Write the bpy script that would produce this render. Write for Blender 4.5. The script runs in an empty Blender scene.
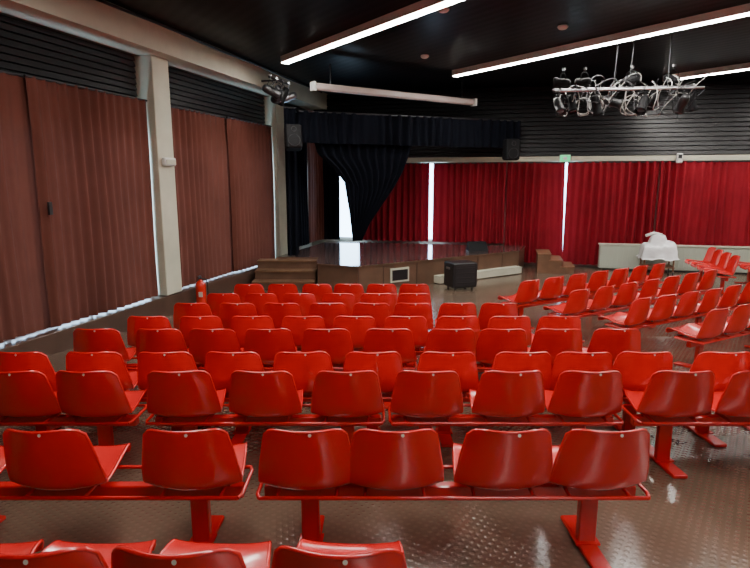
import bpy, math, random
from mathutils import Vector, Matrix, noise
random.seed(7)
S=bpy.context.scene
COL=S.collection
# ---------------------------------------------------------------- materials
def mat(name,color,rough=.5,metal=0,spec=.5,bump=None,emit=None,noise=None,trans=0,coat=0):
    m=bpy.data.materials.new(name); m.use_nodes=True
    nt=m.node_tree; b=nt.nodes['Principled BSDF']
    b.inputs['Base Color'].default_value=(*color,1)
    b.inputs['Roughness'].default_value=rough
    b.inputs['Metallic'].default_value=metal
    b.inputs['Specular IOR Level'].default_value=spec
    b.inputs['Coat Weight'].default_value=coat
    b.inputs['Coat Roughness'].default_value=.10
    tc=nt.nodes.new('ShaderNodeTexCoord')
    if noise:
        sc,amt=noise
        n=nt.nodes.new('ShaderNodeTexNoise'); n.inputs['Scale'].default_value=sc; n.inputs['Detail'].default_value=5
        nt.links.new(tc.outputs['Object'],n.inputs['Vector'])
        r=nt.nodes.new('ShaderNodeValToRGB')
        r.color_ramp.elements[0].position=.3; r.color_ramp.elements[1].position=.7
        r.color_ramp.elements[0].color=(*[c*(1-amt) for c in color],1)
        r.color_ramp.elements[1].color=(*[min(1,c*(1+amt)) for c in color],1)
        nt.links.new(n.outputs['Fac'],r.inputs['Fac']); nt.links.new(r.outputs['Color'],b.inputs['Base Color'])
    if bump:
        sc,st=bump
        n=nt.nodes.new('ShaderNodeTexNoise'); n.inputs['Scale'].default_value=sc
        nt.links.new(tc.outputs['Object'],n.inputs['Vector'])
        bp=nt.nodes.new('ShaderNodeBump'); bp.inputs['Strength'].default_value=st; bp.inputs['Distance'].default_value=.01
        nt.links.new(n.outputs['Fac'],bp.inputs['Height']); nt.links.new(bp.outputs['Normal'],b.inputs['Normal'])
    if emit:
        b.inputs['Emission Color'].default_value=(*emit[0],1); b.inputs['Emission Strength'].default_value=emit[1]
    if trans:
        t=nt.nodes.new('ShaderNodeBsdfTranslucent'); t.inputs['Color'].default_value=(*color,1)
        mx=nt.nodes.new('ShaderNodeMixShader'); mx.inputs[0].default_value=trans
        out=nt.nodes['Material Output']
        nt.links.new(b.outputs[0],mx.inputs[1]); nt.links.new(t.outputs[0],mx.inputs[2]); nt.links.new(mx.outputs[0],out.inputs['Surface'])
    return m
RED=mat('red_plastic',(.62,.011,.012),.26,spec=.5,bump=(350,.04),coat=.6)
REDM=mat('red_painted_steel',(.54,.012,.012),.24,spec=.5,coat=.4)
STICK=mat('seat_number_label',(.55,.45,.40),.5)
CREAM=mat('cream_painted_concrete',(.50,.49,.38),.7,noise=(3,.08))
WALLC=mat('painted_wall',(.42,.38,.31),.8,noise=(2,.08))
LOUV=mat('dark_louver',(.015,.014,.015),.42,spec=.3)
KICK=mat('brown_kickboard',(.075,.042,.030),.32,noise=(4,.2))
BROWN=mat('brown_curtain_fabric',(.115,.036,.025),.85,trans=.04,noise=(1.3,.14),spec=.15)
WINE=mat('wine_curtain_fabric',(.23,.006,.015),.8,trans=.03,noise=(1.5,.15),spec=.2)
NAVY=mat('navy_curtain_fabric',(.004,.005,.009),.9,noise=(2,.2),spec=.08)
BLACK=mat('black_plastic',(.012,.012,.013),.4)
MATTEB=mat('matte_black_grille',(.008,.008,.009),.7,spec=.15)
STEEL=mat('galvanised_steel',(.35,.35,.36),.35,metal=.9)
DKSTEEL=mat('dark_steel',(.05,.05,.055),.4,metal=.6)
WHITE=mat('white_enamel',(.70,.70,.67),.4)
CABLE=mat('pale_cable',(.38,.38,.36),.5)
STAGEF=mat('stage_fascia_wood',(.12,.066,.042),.3,noise=(3,.2))
STAGET=mat('stage_deck',(.080,.052,.050),.08,spec=1.5,noise=(5,.25),bump=(6,.03))
STEPW=mat('step_wood',(.15,.075,.04),.4,noise=(6,.2))
PLASTICSHEET=mat('white_plastic_sheet',(.78,.79,.80),.22,bump=(9,.8))
EXTR=mat('extinguisher_red',(.6,.02,.012),.25)
PALE=mat('radiator_enamel',(.42,.45,.37),.45)
LAMP=mat('fluorescent_diffuser',(.9,.9,.9),.4,emit=((1,.96,.90),78))
PANE=mat('daylit_window_pane',(.8,.85,.9),.3,emit=((.48,.74,1),13))
SCREEN=mat('screen_housing',(.56,.46,.43),.4)
GREEN=mat('exit_sign_green',(.02,.4,.12),.4,emit=((.05,.8,.3),1.2))
LENS=mat('lens_glass',(.1,.12,.15),.1,spec=.8)
WOODB=mat('wood_brown',(.22,.10,.05),.5)

def floor_mat():
    m=bpy.data.materials.new('studded_rubber_floor'); m.use_nodes=True
    nt=m.node_tree; b=nt.nodes['Principled BSDF']; L=nt.links.new
    tc=nt.nodes.new('ShaderNodeTexCoord')
    n=nt.nodes.new('ShaderNodeTexNoise'); n.inputs['Scale'].default_value=1.1; n.inputs['Detail'].default_value=8
    L(tc.outputs['Object'],n.inputs['Vector'])
    r=nt.nodes.new('ShaderNodeValToRGB'); r.color_ramp.elements[0].position=.3; r.color_ramp.elements[1].position=.75
    r.color_ramp.elements[0].color=(.105,.068,.046,1); r.color_ramp.elements[1].color=(.160,.108,.076,1)
    L(n.outputs['Fac'],r.inputs['Fac'])
    rr=nt.nodes.new('ShaderNodeMapRange'); rr.inputs['To Min'].default_value=.10; rr.inputs['To Max'].default_value=.23
    L(n.outputs['Fac'],rr.inputs['Value']); L(rr.outputs['Result'],b.inputs['Roughness'])
    mp=nt.nodes.new('ShaderNodeMapping'); mp.inputs['Scale'].default_value=(21,21,0); mp.inputs['Rotation'].default_value=(0,0,math.radians(35))
    L(tc.outputs['Object'],mp.inputs['Vector'])
    fr=nt.nodes.new('ShaderNodeVectorMath'); fr.operation='FRACTION'; L(mp.outputs[0],fr.inputs[0])
    sb=nt.nodes.new('ShaderNodeVectorMath'); sb.operation='SUBTRACT'; sb.inputs[1].default_value=(.5,.5,0); L(fr.outputs[0],sb.inputs[0])
    ln=nt.nodes.new('ShaderNodeVectorMath'); ln.operation='LENGTH'; L(sb.outputs[0],ln.inputs[0])
    mr=nt.nodes.new('ShaderNodeMapRange'); mr.interpolation_type='SMOOTHSTEP'
    mr.inputs['From Min'].default_value=.20; mr.inputs['From Max'].default_value=.38; mr.inputs['To Min'].default_value=1; mr.inputs['To Max'].default_value=0
    L(ln.outputs['Value'],mr.inputs['Value'])
    mx=nt.nodes.new('ShaderNodeMix'); mx.data_type='RGBA'; mx.blend_type='MULTIPLY'; mx.inputs['Factor'].default_value=1
    sc=nt.nodes.new('ShaderNodeMapRange'); sc.inputs['To Min'].default_value=.95; sc.inputs['To Max'].default_value=1.08; L(mr.outputs['Result'],sc.inputs['Value'])
    cb=nt.nodes.new('ShaderNodeCombineColor')
    for i in range(3): L(sc.outputs['Result'],cb.inputs[i])
    L(r.outputs['Color'],mx.inputs['A']); L(cb.outputs['Color'],mx.inputs['B']); L(mx.outputs['Result'],b.inputs['Base Color'])
    bp=nt.nodes.new('ShaderNodeBump'); bp.inputs['Strength'].default_value=.34; bp.inputs['Distance'].default_value=.0035
    L(mr.outputs['Result'],bp.inputs['Height']); L(bp.outputs['Normal'],b.inputs['Normal'])
    b.inputs['Specular IOR Level'].default_value=.9
    return m
FLOOR=floor_mat()
def ceil_mat():
    m=bpy.data.materials.new('black_slatted_ceiling'); m.use_nodes=True
    nt=m.node_tree; b=nt.nodes['Principled BSDF']; L=nt.links.new
    b.inputs['Base Color'].default_value=(.007,.007,.009,1); b.inputs['Roughness'].default_value=.30; b.inputs['Specular IOR Level'].default_value=.05
    tc=nt.nodes.new('ShaderNodeTexCoord'); mp=nt.nodes.new('ShaderNodeMapping'); mp.inputs['Rotation'].default_value=(0,0,math.radians(55))
    L(tc.outputs['Object'],mp.inputs['Vector'])
    w=nt.nodes.new('ShaderNodeTexWave'); w.wave_type='BANDS'; w.bands_direction='Y'; w.inputs['Scale'].default_value=1.6
    L(mp.outputs[0],w.inputs['Vector'])
    bp=nt.nodes.new('ShaderNodeBump'); bp.inputs['Strength'].default_value=.06; bp.inputs['Distance'].default_value=.02
    L(w.outputs['Fac'],bp.inputs['Height']); L(bp.outputs['Normal'],b.inputs['Normal'])
    return m
CEIL=ceil_mat()
# ---------------------------------------------------------------- mesh builder
class MB:
    def __init__(s): s.v=[];s.f=[];s.m=[];s.sm=[];s.mats=[]
    def mi(s,m):
        if m not in s.mats: s.mats.append(m)
        return s.mats.index(m)
    def add(s,vs,fs,m,smooth=False,M=None):
        o=len(s.v)
        for p in vs:
            p=Vector(p)
            s.v.append(tuple(M@p if M else p))
        k=s.mi(m)
        for f in fs: s.f.append([i+o for i in f]); s.m.append(k); s.sm.append(smooth)
    def box(s,c,size,m,M=None,bev=0):
        x,y,z=[a/2 for a in size]; c=Vector(c)
        if bev<=0:
            vs=[c+Vector((a*x,b*y,d*z)) for a in(-1,1) for b in(-1,1) for d in(-1,1)]
            fs=[(0,1,3,2),(4,6,7,5),(0,4,5,1),(2,3,7,6),(0,2,6,4),(1,5,7,3)]
            s.add(vs,fs,m,False,M)
        else:
            vs=[];e=bev
            for (zz,ins) in((-z,e),(-z+e,0),(z-e,0),(z,e)):
                X=x-ins;Y=y-ins
                for (a,b) in((-1,-1),(1,-1),(1,1),(-1,1)):
                    cx,cy=a*X,b*Y
                    if (a*b)>0: pts=[(cx,cy-b*e),(cx-a*e,cy)]
                    else: pts=[(cx-a*e,cy),(cx,cy-b*e)]
                    vs+= [c+Vector((p[0],p[1],zz)) for p in pts]
            fs=[]
            for r in range(3):
                for i in range(8):
                    j=(i+1)%8; fs.append((r*8+i,r*8+j,r*8+8+j,r*8+8+i))
            fs.append(tuple(range(7,-1,-1))); fs.append(tuple(range(24,32)))
            s.add(vs,fs,m,False,M)
    def tube(s,pts,r,m,n=8,closed=False,M=None,cap=True):
        pts=[Vector(p) for p in pts]; N=len(pts); vs=[];fs=[]
        up=None
        for i,p in enumerate(pts):
            if closed: d=pts[(i+1)%N]-pts[i-1]
            else: d=pts[min(i+1,N-1)]-pts[max(i-1,0)]
            d.normalize()
            if up is None:
                up=Vector((0,0,1)) if abs(d.z)<.9 else Vector((1,0,0))
            a=d.cross(up); 
            if a.length<1e-4: a=d.cross(Vector((1,.3,0)))
            a.normalize(); b=a.cross(d).normalized(); up=b
            for k in range(n):
                t=2*math.pi*k/n; vs.append(p+r*(math.cos(t)*a+math.sin(t)*b))
        for i in range(N if closed else N-1):
            j=(i+1)%N
            for k in range(n):
                l=(k+1)%n; fs.append((i*n+k,i*n+l,j*n+l,j*n+k))
        s.add(vs,fs,m,True,M)
        if cap and not closed:
            s.add(vs[:n],[tuple(range(n))],m,False,M); s.add(vs[-n:],[tuple(range(n))],m,False,M)
    def lathe(s,prof,m,n=20,M=None,smooth=True):
        vs=[];fs=[]
        for (r,z) in prof:
            for k in range(n):
                t=2*math.pi*k/n; vs.append((r*math.cos(t),r*math.sin(t),z))
        for i in range(len(prof)-1):
            for k in range(n):
                l=(k+1)%n; fs.append((i*n+k,i*n+l,(i+1)*n+l,(i+1)*n+k))
        fs.append(tuple(range(n-1,-1,-1))); o=(len(prof)-1)*n; fs.append(tuple(range(o,o+n)))
        s.add(vs,fs,m,smooth,M)
    def prism(s,poly,z0,z1,m,mtop=None,M=None):
        n=len(poly)
        vs=[(p[0],p[1],z0) for p in poly]+[(p[0],p[1],z1) for p in poly]
        s.add(vs,[(i,(i+1)%n,n+(i+1)%n,n+i) for i in range(n)],m,False,M)
        s.add(vs,[tuple(range(n-1,-1,-1))],m,False,M)
        s.add(vs,[tuple(range(n,2*n))],mtop or m,False,M)
    def mesh(s,name):
        me=bpy.data.meshes.new(name); me.from_pydata(s.v,[],s.f)
        for m in s.mats: me.materials.append(m)
        me.polygons.foreach_set('material_index',s.m); me.polygons.foreach_set('use_smooth',s.sm)
        me.update(); return me
    def obj(s,name,parent=None,fr=None):
        """fr: world frame that becomes the object's own transform"""
        if fr is not None:
            I=fr.inverted(); s.v=[tuple(I@Vector(p)) for p in s.v]
        o=bpy.data.objects.new(name,s.mesh(name)); COL.objects.link(o)
        if fr is not None: o.matrix_world=fr
        if parent: o.parent=parent
        return o
def empty(name,loc=(0,0,0),rz=0):
    e=bpy.data.objects.new(name,None); e.empty_display_size=.2; COL.objects.link(e); e.location=loc; e.rotation_euler=(0,0,rz); return e
SL=.0577
def zf(y): return SL*max(0,8-y)
def frame(o,d):
    d=Vector((d[0],d[1],0)).normalized(); n=Vector((d.y,-d.x,0))
    return Matrix(((d.x,n.x,0,o[0]),(d.y,n.y,0,o[1]),(0,0,1,0),(0,0,0,1)))
def own(M):
    return Matrix.Translation(M.translation)@Matrix.Rotation(math.atan2(M[1][0],M[0][0]),4,'Z')
LW=frame((-6.187,0),(.264,.965))   # s=0 at y=0, n inward (+x)
BW=frame((-1.7,16.4),(.973,-.230))
OL=own(LW); OB=own(BW)
CZ=4.6
# ---------------------------------------------------------------- room shell
f=MB()
f.add([(-9,-5,zf(-5)),(14,-5,zf(-5)),(14,8,0),(-9,8,0),(14,19,0),(-9,19,0)],[(0,1,2,3),(3,2,4,5)],FLOOR)
f.obj('floor')
c=MB(); c.box((2.5,6.5,CZ+.06),(24,25,.12),CEIL); c.obj('ceiling')
w=MB(); w.box((6.5,-.27,2.2),(24,.10,5.4),WALLC,LW); w.obj('wall_left',fr=OL)
w=MB(); w.box((6.5,-.02,.05),(24,.34,.56),KICK,LW,bev=.01); w.obj('baseboard_left',fr=OL)
b=MB(); b.box((7,.14,4.39),(23,.5,.42),CREAM,LW); b.obj('trim_1',fr=OL)
b=MB(); b.tube([LW@Vector((s,.42,4.565+.010*math.sin(s*2.1))) for s in [i*.5 for i in range(0,34)]],.02,BLACK,6); b.obj('cable_conduit',fr=OL)
def pane(name,M,s0,s1,z0,z1,n0=-.04,k=None):
    p=MB(); p.box(((s0+s1)/2,n0,(z0+z1)/2),(s1-s0,.02,z1-z0),PANE,M)
    k=max(1,int((s1-s0)/1.2)) if k is None else k
    for i in range(k+1):
        s=s0+(s1-s0)*i/k; p.box((s,n0+.02,(z0+z1)/2),(.05,.03,z1-z0),WHITE,M)
    p.box(((s0+s1)/2,n0+.02,z0+.0),(s1-s0,.04,.03),WHITE,M)
    return p.obj(name,fr=own(M))
pane('window_1',LW,5.55,9.65,.35,2.9,-.17)
pane('window_2',LW,10.15,14.1,.35,2.9,-.17)
pane('window_3',LW,1.2,5.0,.35,2.9,-.17)
def louver(name,M,s0,s1,z0,z1,n,depth=.05,n0=0):
    m=MB(); h=(z1-z0)/n
    for i in range(n):
        a=z0+i*h
        m.add([(s0,n0,a),(s1,n0,a),(s1,n0+depth,a+h*.12),(s0,n0+depth,a+h*.12),(s1,n0+depth*.6,a+h*.95),(s0,n0+depth*.6,a+h*.95),(s1,n0,a+h),(s0,n0,a+h)],
          [(0,1,2,3),(3,2,4,5),(5,4,6,7)],LOUV,False,M)
    m.box(((s0+s1)/2,n0-.03,(z0+z1)/2),(s1-s0,.03,z1-z0),LOUV,M)
    return m.obj(name,fr=own(M))
for i,(a,bb) in enumerate([(-5,5.08),(5.52,9.64),(10.16,14.14),(14.66,16.9)]):
    louver('louver_panel',LW,a,bb,3.46,4.17,8,n0=-.165)
for s in (5.3,9.9,14.4):
    p=MB(); p.box((s,-.02,2.26),(.43,.34,3.84),CREAM,LW,bev=.01); p.obj('pillar',fr=OL)
def curtain(name,M,s0,s1,z0,z1,m,amp=.045,per=.17,n0=.0,seed=0,lean0=0,lean1=0):
    rnd=random.Random(seed); L=s1-s0; nx=max(12,int(L/per*9)); nz=12
    ph=rnd.random()*6; vs=[];fs=[]
    for j in range(nz+1):
        t=j/nz
        for i in range(nx+1):
            q=i/nx; s=s0+q*L
            a=amp*(.75+.35*math.sin(s*2.3+ph)+.25*math.sin(s*5.1+ph*2))
            wob=.12*math.sin(s*1.7+ph)+.25*math.sin(s*.9*6+t*1.2+ph)
            y=a*math.sin(2*math.pi*s/per+wob*3)*(1+.25*(1-t))+.010*math.sin(t*5+s*3)
            z=z0+(z1-z0)*t+ (.004*math.sin(s*4+ph) if j==0 else 0)
            if j==nz: y*=.6
            s+=(1-t)*(lean0*max(0,1-q*L/.6)+lean1*max(0,1-(1-q)*L/.6))
            vs.append((s,n0+y,z))
    for j in range(nz):
        for i in range(nx):
            k=j*(nx+1)+i; fs.append((k,k+1,k+nx+2,k+nx+1))
    b=MB(); b.add(vs,fs,m,True,M); 
    b.tube([(s0,n0,z1-.01),(s1,n0,z1-.01)],.018,DKSTEEL,6,M=M)
    return b.obj(name,fr=own(M))
curtain('brown_curtain',LW,1.2,5.05,.352,3.50,BROWN,seed=1,n0=-.02)
curtain('brown_curtain',LW,5.53,7.60,.352,3.50,BROWN,seed=2,n0=-.045,amp=.030)
curtain('brown_curtain',LW,7.40,9.67,.352,3.50,BROWN,seed=3,n0=.02,amp=.036)
curtain('brown_curtain',LW,10.13,12.38,.352,3.50,BROWN,seed=4,n0=-.045,amp=.030)
curtain('brown_curtain',LW,12.15,14.17,.352,3.50,BROWN,seed=5,n0=.02,amp=.036)
p=MB(); p.box((7.5,.10,1.9),(.05,.03,.16),BLACK,LW); p.obj('curtain_pull',fr=OL)
p=MB(); p.box((9.9,.195,2.55),(.30,.07,.13),WHITE,LW,bev=.015); p.box((9.9,.235,2.545),(.24,.02,.07),CREAM,LW); p.obj('emergency_light',fr=OL)
w=MB(); w.box((6.5,-.25,2.3),(15,.1,4.6),WALLC,BW); w.obj('wall_back',fr=OB)
w=MB(); w.box((6.5,.02,2.79),(13.6,.12,.12),CREAM,BW); w.obj('trim_2',fr=OB)
louver('louver_panel',BW,0,13,2.86,4.58,16,depth=.06)
w=MB(); w.box((12.6,4.2,2.3),(.1,19.5,4.6),WALLC); w.obj('wall_right')
w=MB(); w.box((2.5,-5.0,2.65),(22,.1,3.9),WALLC); w.obj('wall_rear')
pane('window_4',BW,.62,1.45,.62,2.70,-.16,k=1)
pane('window_5',BW,3.0,3.7,.62,2.70,-.16,k=1)
pane('window_6',BW,6.5,7.1,.3,2.70,-.16,k=1)
curtain('wine_curtain',BW,1.3,3.28,.58,2.71,WINE,seed=11,n0=.04,per=.18,amp=.062)
curtain('wine_curtain',BW,3.38,5.3,.58,2.71,WINE,seed=12,n0=.04,per=.18,amp=.062)
curtain('wine_curtain',BW,5.33,6.77,.08,2.71,WINE,seed=13,n0=.04,per=.18,amp=.062,lean1=.07)
curtain('wine_curtain',BW,6.83,9.0,.08,2.71,WINE,seed=14,n0=.04,per=.18,amp=.062)
curtain('wine_curtain',BW,9.02,12.4,.08,2.71,WINE,seed=15,n0=.04,per=.18,amp=.062)
curtain('stage_leg_curtain',BW,.12,.80,.60,3.9,NAVY,seed=26,n0=.28,per=.16,amp=.04)
r=MB(); r.box((10.1,.27,.34),(4.8,.16,.60),PALE,BW,bev=.02)
for i in range(40): r.box((7.8+i*.118,.355,.34),(.03,.015,.48),PALE,BW)
r.box((10.1,.27,.655),(4.84,.20,.03),CREAM,BW)
r.box((10.1,.27,.02),(4.6,.10,.04),BLACK,BW)
r.obj('radiator',fr=OB)
# ---------------------------------------------------------------- stage
st=MB()
SH=.55
st.prism([(-.36,11.25),(3.55,13.85),(3.95,14.85),(-1.32,16.10),(-2.22,12.62),(-1.25,12.62),(-1.2,11.65)],0,SH-.03,STAGEF,STAGEF)
st.prism([(-.37,11.22),(3.58,13.84),(3.97,14.85),(-1.32,16.11),(-2.23,12.60),(-1.27,12.60),(-1.22,11.63)],SH-.03,SH,STAGEF,STAGET)
FR=frame((-.36,11.25),(3.91,2.6))
st.box((1.05,.015,.28),(.48,.03,.30),CREAM,FR); st.box((1.05,.03,.28),(.40,.02,.22),BLACK,FR)
st.box((3.3,.10,.10),(2.6,.20,.16),CREAM,FR)
for s in (.0,.62,1.5,2.4,3.3,4.1): st.box((s+.02,.008,.26),(.015,.010,.5),KICK,FR)
st.obj('stage',fr=own(FR))
s=MB()
for i in range(3):
    z=SH/3*(3-i)-.0; y0=12.58-.30*(i+1)
    if i==0: z-=.001
    s.box((-1.93,(12.56+y0)/2,(z-.06)/2),(1.30,12.56-y0,z-.06),STAGEF)
    s.box((-1.93,y0+.14,z-.045),(1.32,.33,.03),STEPW)
s.obj('stage_steps')
s=MB()
for i in range(3):
    M=frame((4.05,14.2),(.973,-.23))
    z=.46-.15*i
    s.box((.20+.28*i,.0,z/2),(.30,.9,z),STEPW,M)
    s.box((.20+.28*i,.0,z+.012),(.33,.94,.024),WOODB,M)
s.obj('wooden_steps',fr=own(M))
VL=frame((-1.75,12.55),(5.3,2.1))
curtain('stage_valance',VL,.12,5.85,3.05,3.72,NAVY,seed=21,amp=.06,per=.22)
curtain('stage_leg_curtain',LW,14.75,15.6,.60,3.9,NAVY,seed=22,amp=.05,per=.18,n0=.33)
curtain('brown_curtain',LW,15.65,16.7,.60,3.3,BROWN,seed=23,amp=.05,n0=.30)
curtain('stage_leg_curtain',VL,-.16,.10,.58,3.8,NAVY,seed=25,amp=.04,per=.13,n0=-.15)
vs=[];fs=[];nx=110;nz=30
def lerp(pts,t):
    for (a,va),(b2,vb) in zip(pts,pts[1:]):
        if t<=b2: 
            q=(t-a)/(b2-a); return va+(vb-va)*q
    return pts[-1][1]
for j in range(nz+1):
    t=j/nz; z=3.10-t*2.25
    l=lerp([(0,.50),(.12,.58),(.25,.95),(.40,1.22),(.7,1.33),(1,1.40)],t)
    r_=lerp([(0,2.90),(.12,2.84),(.28,2.70),(.45,2.46),(.62,2.16),(.82,1.82),(1,1.62)],t)
    for i in range(nx+1):
        q=i/nx; s_=l+(r_-l)*q
        y=-.19-(.065*(1-.35*t))*math.sin(q*2*math.pi*11+1.3*math.sin(t*3))
        vs.append((s_,y,z-.16*math.sin(math.pi*q)*(1-t)*t*4))
for j in range(nz):
    for i in range(nx):
        k=j*(nx+1)+i; fs.append((k,k+1,k+nx+2,k+nx+1))
b=MB(); b.add(vs,fs,NAVY,True,VL); b.obj('swagged_stage_drape',fr=own(VL))
b=MB(); M=frame((-1.25,11.95),(3.7,2.45))
b.box((2.2,0,4.12),(4.35,.14,.14),SCREEN,M,bev=.03); b.box((.0,0,4.12),(.06,.17,.17),WHITE,M); b.box((4.4,0,4.12),(.06,.17,.17),WHITE,M)
b.tube([(.4,0,4.2),(.4,0,4.59)],.012,DKSTEEL,6,M=M); b.tube([(4.0,0,4.2),(4.0,0,4.59)],.012,DKSTEEL,6,M=M)
b.obj('projection_screen_case',fr=own(M))
# ---------------------------------------------------------------- fluorescent lights
def fluo(p0,p1,z=4.51,name='fluorescent_light'):
    p0=Vector((*p0,0));p1=Vector((*p1,0)); d=p1-p0; M=frame(p0,d); L=d.length
    b=MB(); b.box((L/2,0,z+.035),(L,.19,.09),WHITE,M)
    for sy in(-1,1): b.box((L/2,sy*.088,z-.020),(L,.014,.03),WHITE,M)
    b.box((L/2,0,z-.022),(L-.04,.155,.032),LAMP,M)
    b.box((.01,0,z-.03),(.03,.17,.05),WHITE,M); b.box((L-.01,0,z-.03),(.03,.17,.05),WHITE,M)
    return b.obj(name,fr=own(M))
fluo((-1.74,11.5),(1.35,7.15))
fluo((1.74,12.9),(5.6,7.5))
fluo((6.6,13.5),(9.2,9.9))
fluo((2.1,6.1),(5.0,2.0))
fluo((-2.8,6.0),(-.2,2.4))
fluo((6.6,6.1),(9.5,2.0))
fluo((.6,1.0),(3.0,-2.4))  # unseen fixture above and behind the camera, added to brighten the chairs
fluo((9.3,13.3),(10.6,11.5))
for (x,y) in ((.95,11.4),(.95,8.4),(2.9,9.3)):
    b=MB(); b.lathe([(.075,0),(.085,-.02),(.06,-.05),(.03,-.06)],WHITE,18); b.obj('smoke_detector',fr=None).location=(x,y,CZ-.001)
# ---------------------------------------------------------------- spotlights
def spot(b,pos,tilt,az,sc=1,col=BLACK):
    M=Matrix.Translation(pos)@Matrix.Rotation(az,4,'Z')@Matrix.Rotation(tilt,4,'X')@Matrix.Scale(sc,4)
    b.lathe([(.03,.17),(.06,.155),(.075,.10),(.08,.0),(.08,-.13),(.10,-.15),(.10,-.19),(.088,-.19),(.085,-.15)],col,16,M)
    b.lathe([(.082,-.15),(.05,-.165),(.0,-.17)],LENS,16,M)
    M2=Matrix.Translation(pos)@Matrix.Rotation(az,4,'Z')@Matrix.Scale(sc,4)
    b.tube([(-.095,0,0),(-.11,0,.05),(-.11,0,.14),(-.05,0,.19),(.05,0,.19),(.11,0,.14),(.11,0,.05),(.095,0,0)],.008,col,6,M=M2)
    b.tube([(0,0,.19),(0,0,.26)],.014,col,6,M=M2)
    b.box((0,0,.27),(.05,.06,.05),STEEL,M2)
rig=MB()
RM=frame((3.15,10.3),(2.6,-.5))
RL=2.25
for (n,z) in ((0,3.80),(.40,3.72)):
    rig.tube([(-.05,n,z),(RL,n,z)],.020,STEEL,8,M=RM)
for a in (.15,.8,1.5,2.1): rig.tube([(a,0,3.80),(a,.40,3.72)],.014,STEEL,6,M=RM)
for a in (.95,1.2): rig.tube([(a,.0,3.8),(a+.02,.05,4.59)],.010,DKSTEEL,6,M=RM)
rig.tube([(1.75,.2,3.75),(1.75,.2,4.59)],.010,DKSTEEL,6,M=RM)
random.seed(3)
for i,a in enumerate((.02,.28,.62,.95,1.35,1.62,1.95,2.2)):
    n=(0 if i%2 else .40); spot(rig,RM@Vector((a,n,(3.80 if n==0 else 3.72)-.27*.85)),math.radians(random.uniform(-75,75)),random.uniform(-1.5,1.5),.9, MATTEB if i%3 else BLACK)
for i,a in enumerate((.1,.45,1.2,1.85)):
    spot(rig,RM@Vector((a,.12,3.90)),math.radians(random.uniform(60,120)),random.uniform(-1,1),.8,MATTEB)
for k in range(32):
    a=random.uniform(0,1.8); L=random.uniform(.12,.6); n=random.uniform(-.08,.45); dz=random.uniform(.08,.5); z0=random.uniform(3.65,3.9)
    e=random.uniform(-.15,.2); ph=random.random()*3; up=-1 if k%5==0 else 1
    pts=[(a+L*t/14+.04*math.sin(t*.9+ph),n+e*math.sin(t*.5+ph),z0-up*dz*(.5 if up<0 else 1)*math.sin(math.pi*t/14)+.02*math.sin(t+ph)) for t in range(15)]
    rig.tube(pts,.0075,(CABLE if k%2 else DKSTEEL),5,M=RM)
for k in range(4):
    cx=random.uniform(.4,1.3); r0=random.uniform(.09,.16)
    for q in range(2):
        rig.tube([(cx+(r0+.01*q)*math.cos(t),-.05+.03*q+.02*math.sin(t*2),3.52+(r0*1.1)*math.sin(t)) for t in [x*math.pi/10 for x in range(20)]],.009,CABLE,5,closed=True,M=RM)
rig.obj('stage_lighting_rig',fr=own(RM))
b=MB()
b.tube([(13.0,.30,4.3),(13.0,.85,4.3)],.02,DKSTEEL,8,M=LW); b.tube([(12.5,.8,4.28),(13.5,.8,4.28)],.02,DKSTEEL,8,M=LW)
for i,a in enumerate((12.55,12.85,13.15,13.45)): spot(b,LW@Vector((a,.8,4.02)),math.radians((70,50,-30,70)[i]),(-.9,.4,-1.0,1.8)[i],1.05,(BLACK,DKSTEEL,BLACK,STEEL)[i])
b.obj('spotlight_cluster',fr=OL)
def speaker(M,name='loudspeaker'):
    b=MB(); b.box((0,0,0),(.34,.30,.50),MATTEB,M,bev=.03)
    for (r0,zz) in((.12,-.09),(.05,.14)):
        b.tube([(r0*math.cos(k*math.pi/12),-.152,zz+r0*math.sin(k*math.pi/12)) for k in range(24)],.008,BLACK,6,closed=True,M=M)
        b.add([(r0*.9*math.cos(k*math.pi/12),-.153,zz+r0*.9*math.sin(k*math.pi/12)) for k in range(24)],[tuple(range(24))],MATTEB,False,M)
    b.tube([(0,.1,0),(0,.22,0),(0,.24,.25)],.02,DKSTEEL,8,M=M)
    return b.obj(name,fr=M)
speaker(Matrix.Translation((-1.70,12.10,3.12))@Matrix.Rotation(math.radians(15),4,'Z')@Matrix.Rotation(math.radians(-12),4,'X'))
speaker(Matrix.Translation((3.30,14.06,2.98))@Matrix.Rotation(math.radians(10),4,'Z'))
b=MB(); M=Matrix.Translation((1.80,11.75,0))@Matrix.Rotation(math.radians(18),4,'Z')
b.box((0,0,.31),(.56,.46,.52),BLACK,M,bev=.02); b.box((0,-.235,.31),(.44,.02,.42),DKSTEEL,M)
for i in range(4): b.box((0,-.25,.16+.1*i),(.42,.015,.02),BLACK,M)
for x in(-.29,.29): b.box((x,0,.45),(.02,.16,.04),STEEL,M)
for x in(-.2,.2):
    for y in(-.16,.16):
        b.lathe([(.03,-.015),(.03,.015)],DKSTEEL,12,M@Matrix.Translation((x,y,.03))@Matrix.Rotation(math.pi/2,4,'Y'))
        b.box((x,y,.05),(.05,.05,.02),DKSTEEL,M)
b.obj('equipment_flight_case',fr=M)
b=MB(); M=Matrix.Translation((2.45,13.6,SH))@Matrix.Rotation(math.radians(10),4,'Z')
b.prism([(-.24,-.16),(.24,-.16),(.20,.16),(-.20,.16)],0,.04,BLACK,M=M)
b.add([(-.24,-.16,.04),(.24,-.16,.04),(.24,-.02,.24),(-.24,-.02,.24),(-.20,.16,.04),(.20,.16,.04),(.2,.12,.24),(-.2,.12,.24)],[(0,1,2,3),(3,2,6,7),(7,6,5,4),(0,3,7,4),(1,5,6,2)],MATTEB,False,M)
b.obj('stage_floor_monitor',fr=M)
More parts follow.
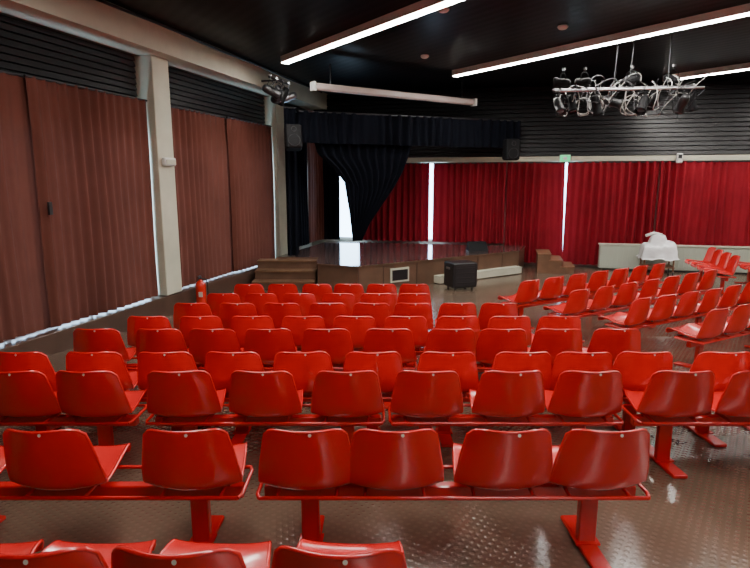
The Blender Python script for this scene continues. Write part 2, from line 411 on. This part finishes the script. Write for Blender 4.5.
b=MB(); b.box((6.75,.12,2.80),(.24,.05,.15),GREEN,BW); b.box((6.75,.105,2.80),(.27,.03,.18),WHITE,BW); b.box((6.75,.15,2.80),(.10,.01,.08),WHITE,BW); b.obj('exit_sign',fr=OB)
b=MB(); b.box((9.4,.16,2.78),(.14,.10,.24),WHITE,BW,bev=.02); b.box((9.4,.22,2.82),(.08,.03,.08),BLACK,BW); b.obj('wall_sensor',fr=OB)
b=MB(); M=Matrix.Translation((-3.14,10.0,0))
b.lathe([(.075,0),(.088,.015),(.09,.03),(.09,.38),(.078,.43),(.045,.47),(.024,.48),(.024,.51)],EXTR,22,M)
b.box((0.02,-.088,.24),(.07,.012,.09),STICK,M)
b.box((0,0,.53),(.035,.06,.05),BLACK,M); b.box((0,-.05,.565),(.025,.14,.015),BLACK,M); b.box((0,-.05,.535),(.025,.12,.012),BLACK,M)
b.tube([(.02,0,.52),(.10,.0,.51),(.125,0,.43),(.125,0,.25),(.11,0,.15)],.011,BLACK,8,M=M); b.lathe([(.012,.15),(.022,.06)],BLACK,10,M@Matrix.Translation((.11,0,0)))
b.obj('fire_extinguisher',fr=M)
def trolley():
    b=MB(); M=Matrix.Translation((6.85,13.60,0))@Matrix.Rotation(math.radians(-15),4,'Z')
    for x in(-.32,.32):
        for y in(-.22,.22):
            b.tube([(x,y,.08),(x,y,.66)],.02,WOODB,8,M=M)
            b.lathe([(.05,-.015),(.055,0),(.05,.015)],DKSTEEL,14,M@Matrix.Translation((x,y,.055))@Matrix.Rotation(math.pi/2,4,'Y'))
    for z in(.2,.42,.62): b.box((0,0,z),(.70,.50,.03),WOODB,M)
    n=44; vs=[];fs=[]
    for j in range(n+1):
        for i in range(n+1):
            u=-1+2*i/n; v=-1+2*j/n
            x=u*.52; y=v*.40
            h=.66
            def bump(cx,cy,rx,ry,hh):
                q=((x-cx)/rx)**4+((y-cy)/ry)**4
                return hh/(1+q*q) 
            h+=max(bump(-.02,0,.20,.16,.30),bump(-.25,.0,.12,.2,.10),bump(.22,-.03,.16,.18,.16),0)
            e=max(abs(x)-.36,0)+max(abs(y)-.25,0)
            h-=min(e*2.4,.27)
            p=Vector((x*5,y*5,h*4)); 
            h+=.05*noise.noise(p)+.03*noise.noise(p*2.3)
            x+=.03*noise.noise(p+Vector((9,0,0))); y+=.03*noise.noise(p+Vector((0,9,0)))
            if abs(u)>.7: x-=math.copysign((abs(u)-.7)*.33,u)
            if abs(v)>.66: y-=math.copysign((abs(v)-.66)*.28,v)
            vs.append((x,y,h))
    for j in range(n):
        for i in range(n):
            k=j*(n+1)+i; fs.append((k,k+1,k+n+2,k+n+1))
    b.add(vs,fs,PLASTICSHEET,True,M)
    b.tube([(-.30,0,.93),(-.12,.02,1.0),(.06,0,.96)],.035,WHITE,10,M=M)
    b.obj('plastic_covered_trolley',fr=M)
trolley()
# ---------------------------------------------------------------- seating
prof=[(.30,.392),(.302,.412),(.285,.430),(.22,.437),(.12,.425),(.02,.408),(-.07,.400),(-.130,.406),(-.170,.440),(-.190,.515),(-.208,.605),(-.228,.69),(-.241,.745),(-.248,.765)]
wid=[.180,.187,.195,.206,.220,.230,.238,.243,.245,.238,.223,.207,.195,.186]
def cr(a,t):
    n=len(a)-1; x=min(max(t,0),1)*n; i=min(int(x),n-1); q=x-i
    g=lambda k:a[min(max(k,0),n)]
    p0,p1,p2,p3=g(i-1),g(i),g(i+1),g(i+2)
    def h(a0,a1,a2,a3): return .5*((2*a1)+(-a0+a2)*q+(2*a0-5*a1+4*a2-a3)*q*q+(-a0+3*a1-3*a2+a3)*q**3)
    if isinstance(p0,tuple): return tuple(h(*z) for z in zip(p0,p1,p2,p3))
    return h(p0,p1,p2,p3)
def shell_mesh():
    nu,nv=20,32
    def P(u,t):
        au=abs(u)
        t0=.03*au**6; t1=1-.095*au**6-.02*au**2
        tt=t0+(t1-t0)*t
        y,z=cr(prof,tt); w=cr(wid,tt)
        back=min(max((tt-.45)/.2,0),1); back=back*back*(3-2*back)
        seat=1-back
        front=min(1,tt/.18)
        z+=seat*(.020*au**2.5)*front
        y+=back*(.068*au**2.0)
        hip=math.exp(-((tt-.55)/.12)**2); z+=.012*hip*au**2; y+=.010*hip*au**2
        return Vector((u*w,y,z))
    G=[[P(-1+2*i/nu,j/nv) for i in range(nu+1)] for j in range(nv+1)]
    N=[]
    for j in range(nv+1):
        row=[]
        for i in range(nu+1):
            du=G[j][min(i+1,nu)]-G[j][max(i-1,0)]; dv=G[min(j+1,nv)][i]-G[max(j-1,0)][i]
            row.append(dv.cross(du).normalized())
        N.append(row)
    th=.006; b=MB(); W=nu+1
    fs=[(j*W+i,j*W+i+1,(j+1)*W+i+1,(j+1)*W+i) for j in range(nv) for i in range(nu)]
    b.add([G[j][i]+N[j][i]*th for j in range(nv+1) for i in range(W)],fs,RED,True)
    b.add([G[j][i]-N[j][i]*th for j in range(nv+1) for i in range(W)],[f[::-1] for f in fs],RED,True)
    rim=[G[0][i] for i in range(W)]+[G[j][nu] for j in range(1,nv+1)]+[G[nv][i] for i in range(nu-1,-1,-1)]+[G[j][0] for j in range(nv-1,0,-1)]
    b.tube(rim,.0085,RED,6,closed=True)
    p=cr(prof,.95); c0=Vector((.03,p[0]-.012,p[1]-.0)); vs=[c0+Vector((.008*math.cos(k*math.pi/6),-.001+.25*.008*math.sin(k*math.pi/6),.008*math.sin(k*math.pi/6))) for k in range(12)]
    b.add(vs,[tuple(range(12))],STICK)
    for x in(-.09,.09):
        for y in(-.04,.12): b.lathe([(.016,.375),(.018,.415)],BLACK,8,Matrix.Translation((x,y,0)))
    return b.mesh('seat_shell')
SHELL=shell_mesh()
def bench(pts,rz=0,legs=None):
    root=empty('beam_seating_bench',(pts[0][0],pts[0][1],zf(pts[0][1])),0)
    base=Vector(root.location)
    R=Matrix.Rotation(rz,4,'Z'); b=MB()
    ws=[Vector((x,y,zf(y)))-base for (x,y) in pts]
    along=R@Vector((1,0,0))
    e0=ws[0]-along*.24; e1=ws[-1]+along*.24
    d=(ws[-1]-ws[0]) if len(ws)>1 else along
    ang=math.atan2(d.z,Vector((d.x,d.y)).length)
    mid=(e0+e1)/2; mid.z=(ws[0].z+ws[-1].z)/2+.325
    M=Matrix.Translation(mid)@R@Matrix.Rotation(-ang,4,'Y')
    L=(e1-e0).length
    b.box((0,0,0),(L,.055,.07),REDM,M,bev=.006)
    for yy in(-.155,.16): b.tube([(-L/2,yy,.045),(L/2,yy,.045)],.011,REDM,8,M=M)
    for sx in(-1,1): b.tube([(sx*L/2,-.155,.045),(sx*(L/2+.015),-.12,.045),(sx*(L/2+.015),.12,.045),(sx*L/2,.16,.045)],.011,REDM,8,M=M)
    for i,w_ in enumerate(ws):
        M=Matrix.Translation(w_)@R
        b.tube([(-.15,-.155,.37),(-.15,.16,.37)],.010,REDM,8,M=M); b.tube([(.15,-.155,.37),(.15,.16,.37)],.010,REDM,8,M=M)
        b.box((0,.0,.365),(.34,.05,.016),REDM,M)
        o=bpy.data.objects.new('seat_shell_%d'%(i+1),SHELL); COL.objects.link(o); o.parent=root
        jr=random.uniform(-.04,.04)
        o.matrix_local=Matrix.Translation(w_)@R@Matrix.Rotation(jr,4,'Z')
    n=len(ws)
    if legs is None: legs=[0,n-1] if n<=5 else [0,n//2,n-1]
    for k in legs:
        w_=ws[k] if n>1 else ws[0]
        M=Matrix.Translation(w_)@R
        b.box((0,0,.15),(.095,.05,.29),REDM,M,bev=.006)
        slope=-math.atan(SL) if (base.y+w_.y)<7.9 else 0
        F=Matrix.Translation(w_)@Matrix.Rotation(slope,4,'X')@R
        b.box((0,0,.014),(.10,.52,.026),REDM,F,bev=.005)
        b.box((0,0,.03),(.13,.10,.012),REDM,F)
    b.obj('frame',root)
    return root
def row(y,xs,legs=None): return bench([(x,y+.245) for x in xs],0,legs)
random.seed(12)
row(1.54,[-2.0,-1.55,-1.09,-.63,-.11])
row(2.52,[-2.22,-1.62,-.935]); row(2.52,[-.345,.10,.655,1.140],[0,3])
row(3.54,[-2.97,-2.42,-1.93]); row(3.54,[-1.32,-.755,-.195]); row(3.54,[.36,.92,1.45]); row(3.54,[2.07,2.60,3.1])
row(4.06,[-2.70,-2.15,-1.60]) ; row(4.06,[-1.08,-.56,-.02]); row(4.06,[.56,1.13,1.60,2.06]); row(4.06,[2.66,3.15])
row(4.92,[-2.55,-1.97,-1.48]); row(4.92,[-.98,-.44,.13]); row(4.92,[.70,1.17,1.68,2.22])
row(5.55,[-2.33,-1.80,-1.27]); row(5.55,[-.74,-.21,.32]); row(5.55,[.85,1.38,1.9])
row(6.40,[-2.15,-1.62,-1.10]); row(6.40,[-.56,-.04,.45]); row(6.40,[.97,1.46])
row(7.20,[-2.0,-1.5,-1.0]); row(7.20,[-.48,.02,.52])
row(8.05,[-1.85,-1.35,-.85]); row(8.05,[-.38,.10,.58])
A=math.radians(32); d=Vector((math.cos(A),math.sin(A))); pn=Vector((math.sin(A),-math.cos(A)))
s0=Vector((2.27,8.6))
for k in range(4):
    st0=s0+pn*.92*k
    n=7 if k<3 else 6
    bench([tuple(st0+d*.56*i) for i in range(n)],A)
B2=math.radians(75); d2=Vector((math.cos(B2),math.sin(B2)))
for (x,y) in ((7.0,11.2),(7.9,10.9)):
    bench([tuple(Vector((x,y))+d2*.5*i) for i in range(4)],B2)
# ---------------------------------------------------------------- world + camera
wd=bpy.data.worlds.new('World'); S.world=wd; wd.use_nodes=True
wd.node_tree.nodes['Background'].inputs[0].default_value=(.6,.7,.8,1); wd.node_tree.nodes['Background'].inputs[1].default_value=.4
cam=bpy.data.cameras.new('Camera'); cam.lens=565/750*36; cam.sensor_width=36
co=bpy.data.objects.new('Camera',cam); COL.objects.link(co); co.location=(0,0,2.25); co.rotation_euler=(math.radians(90-10.4),0,0)
S.camera=co
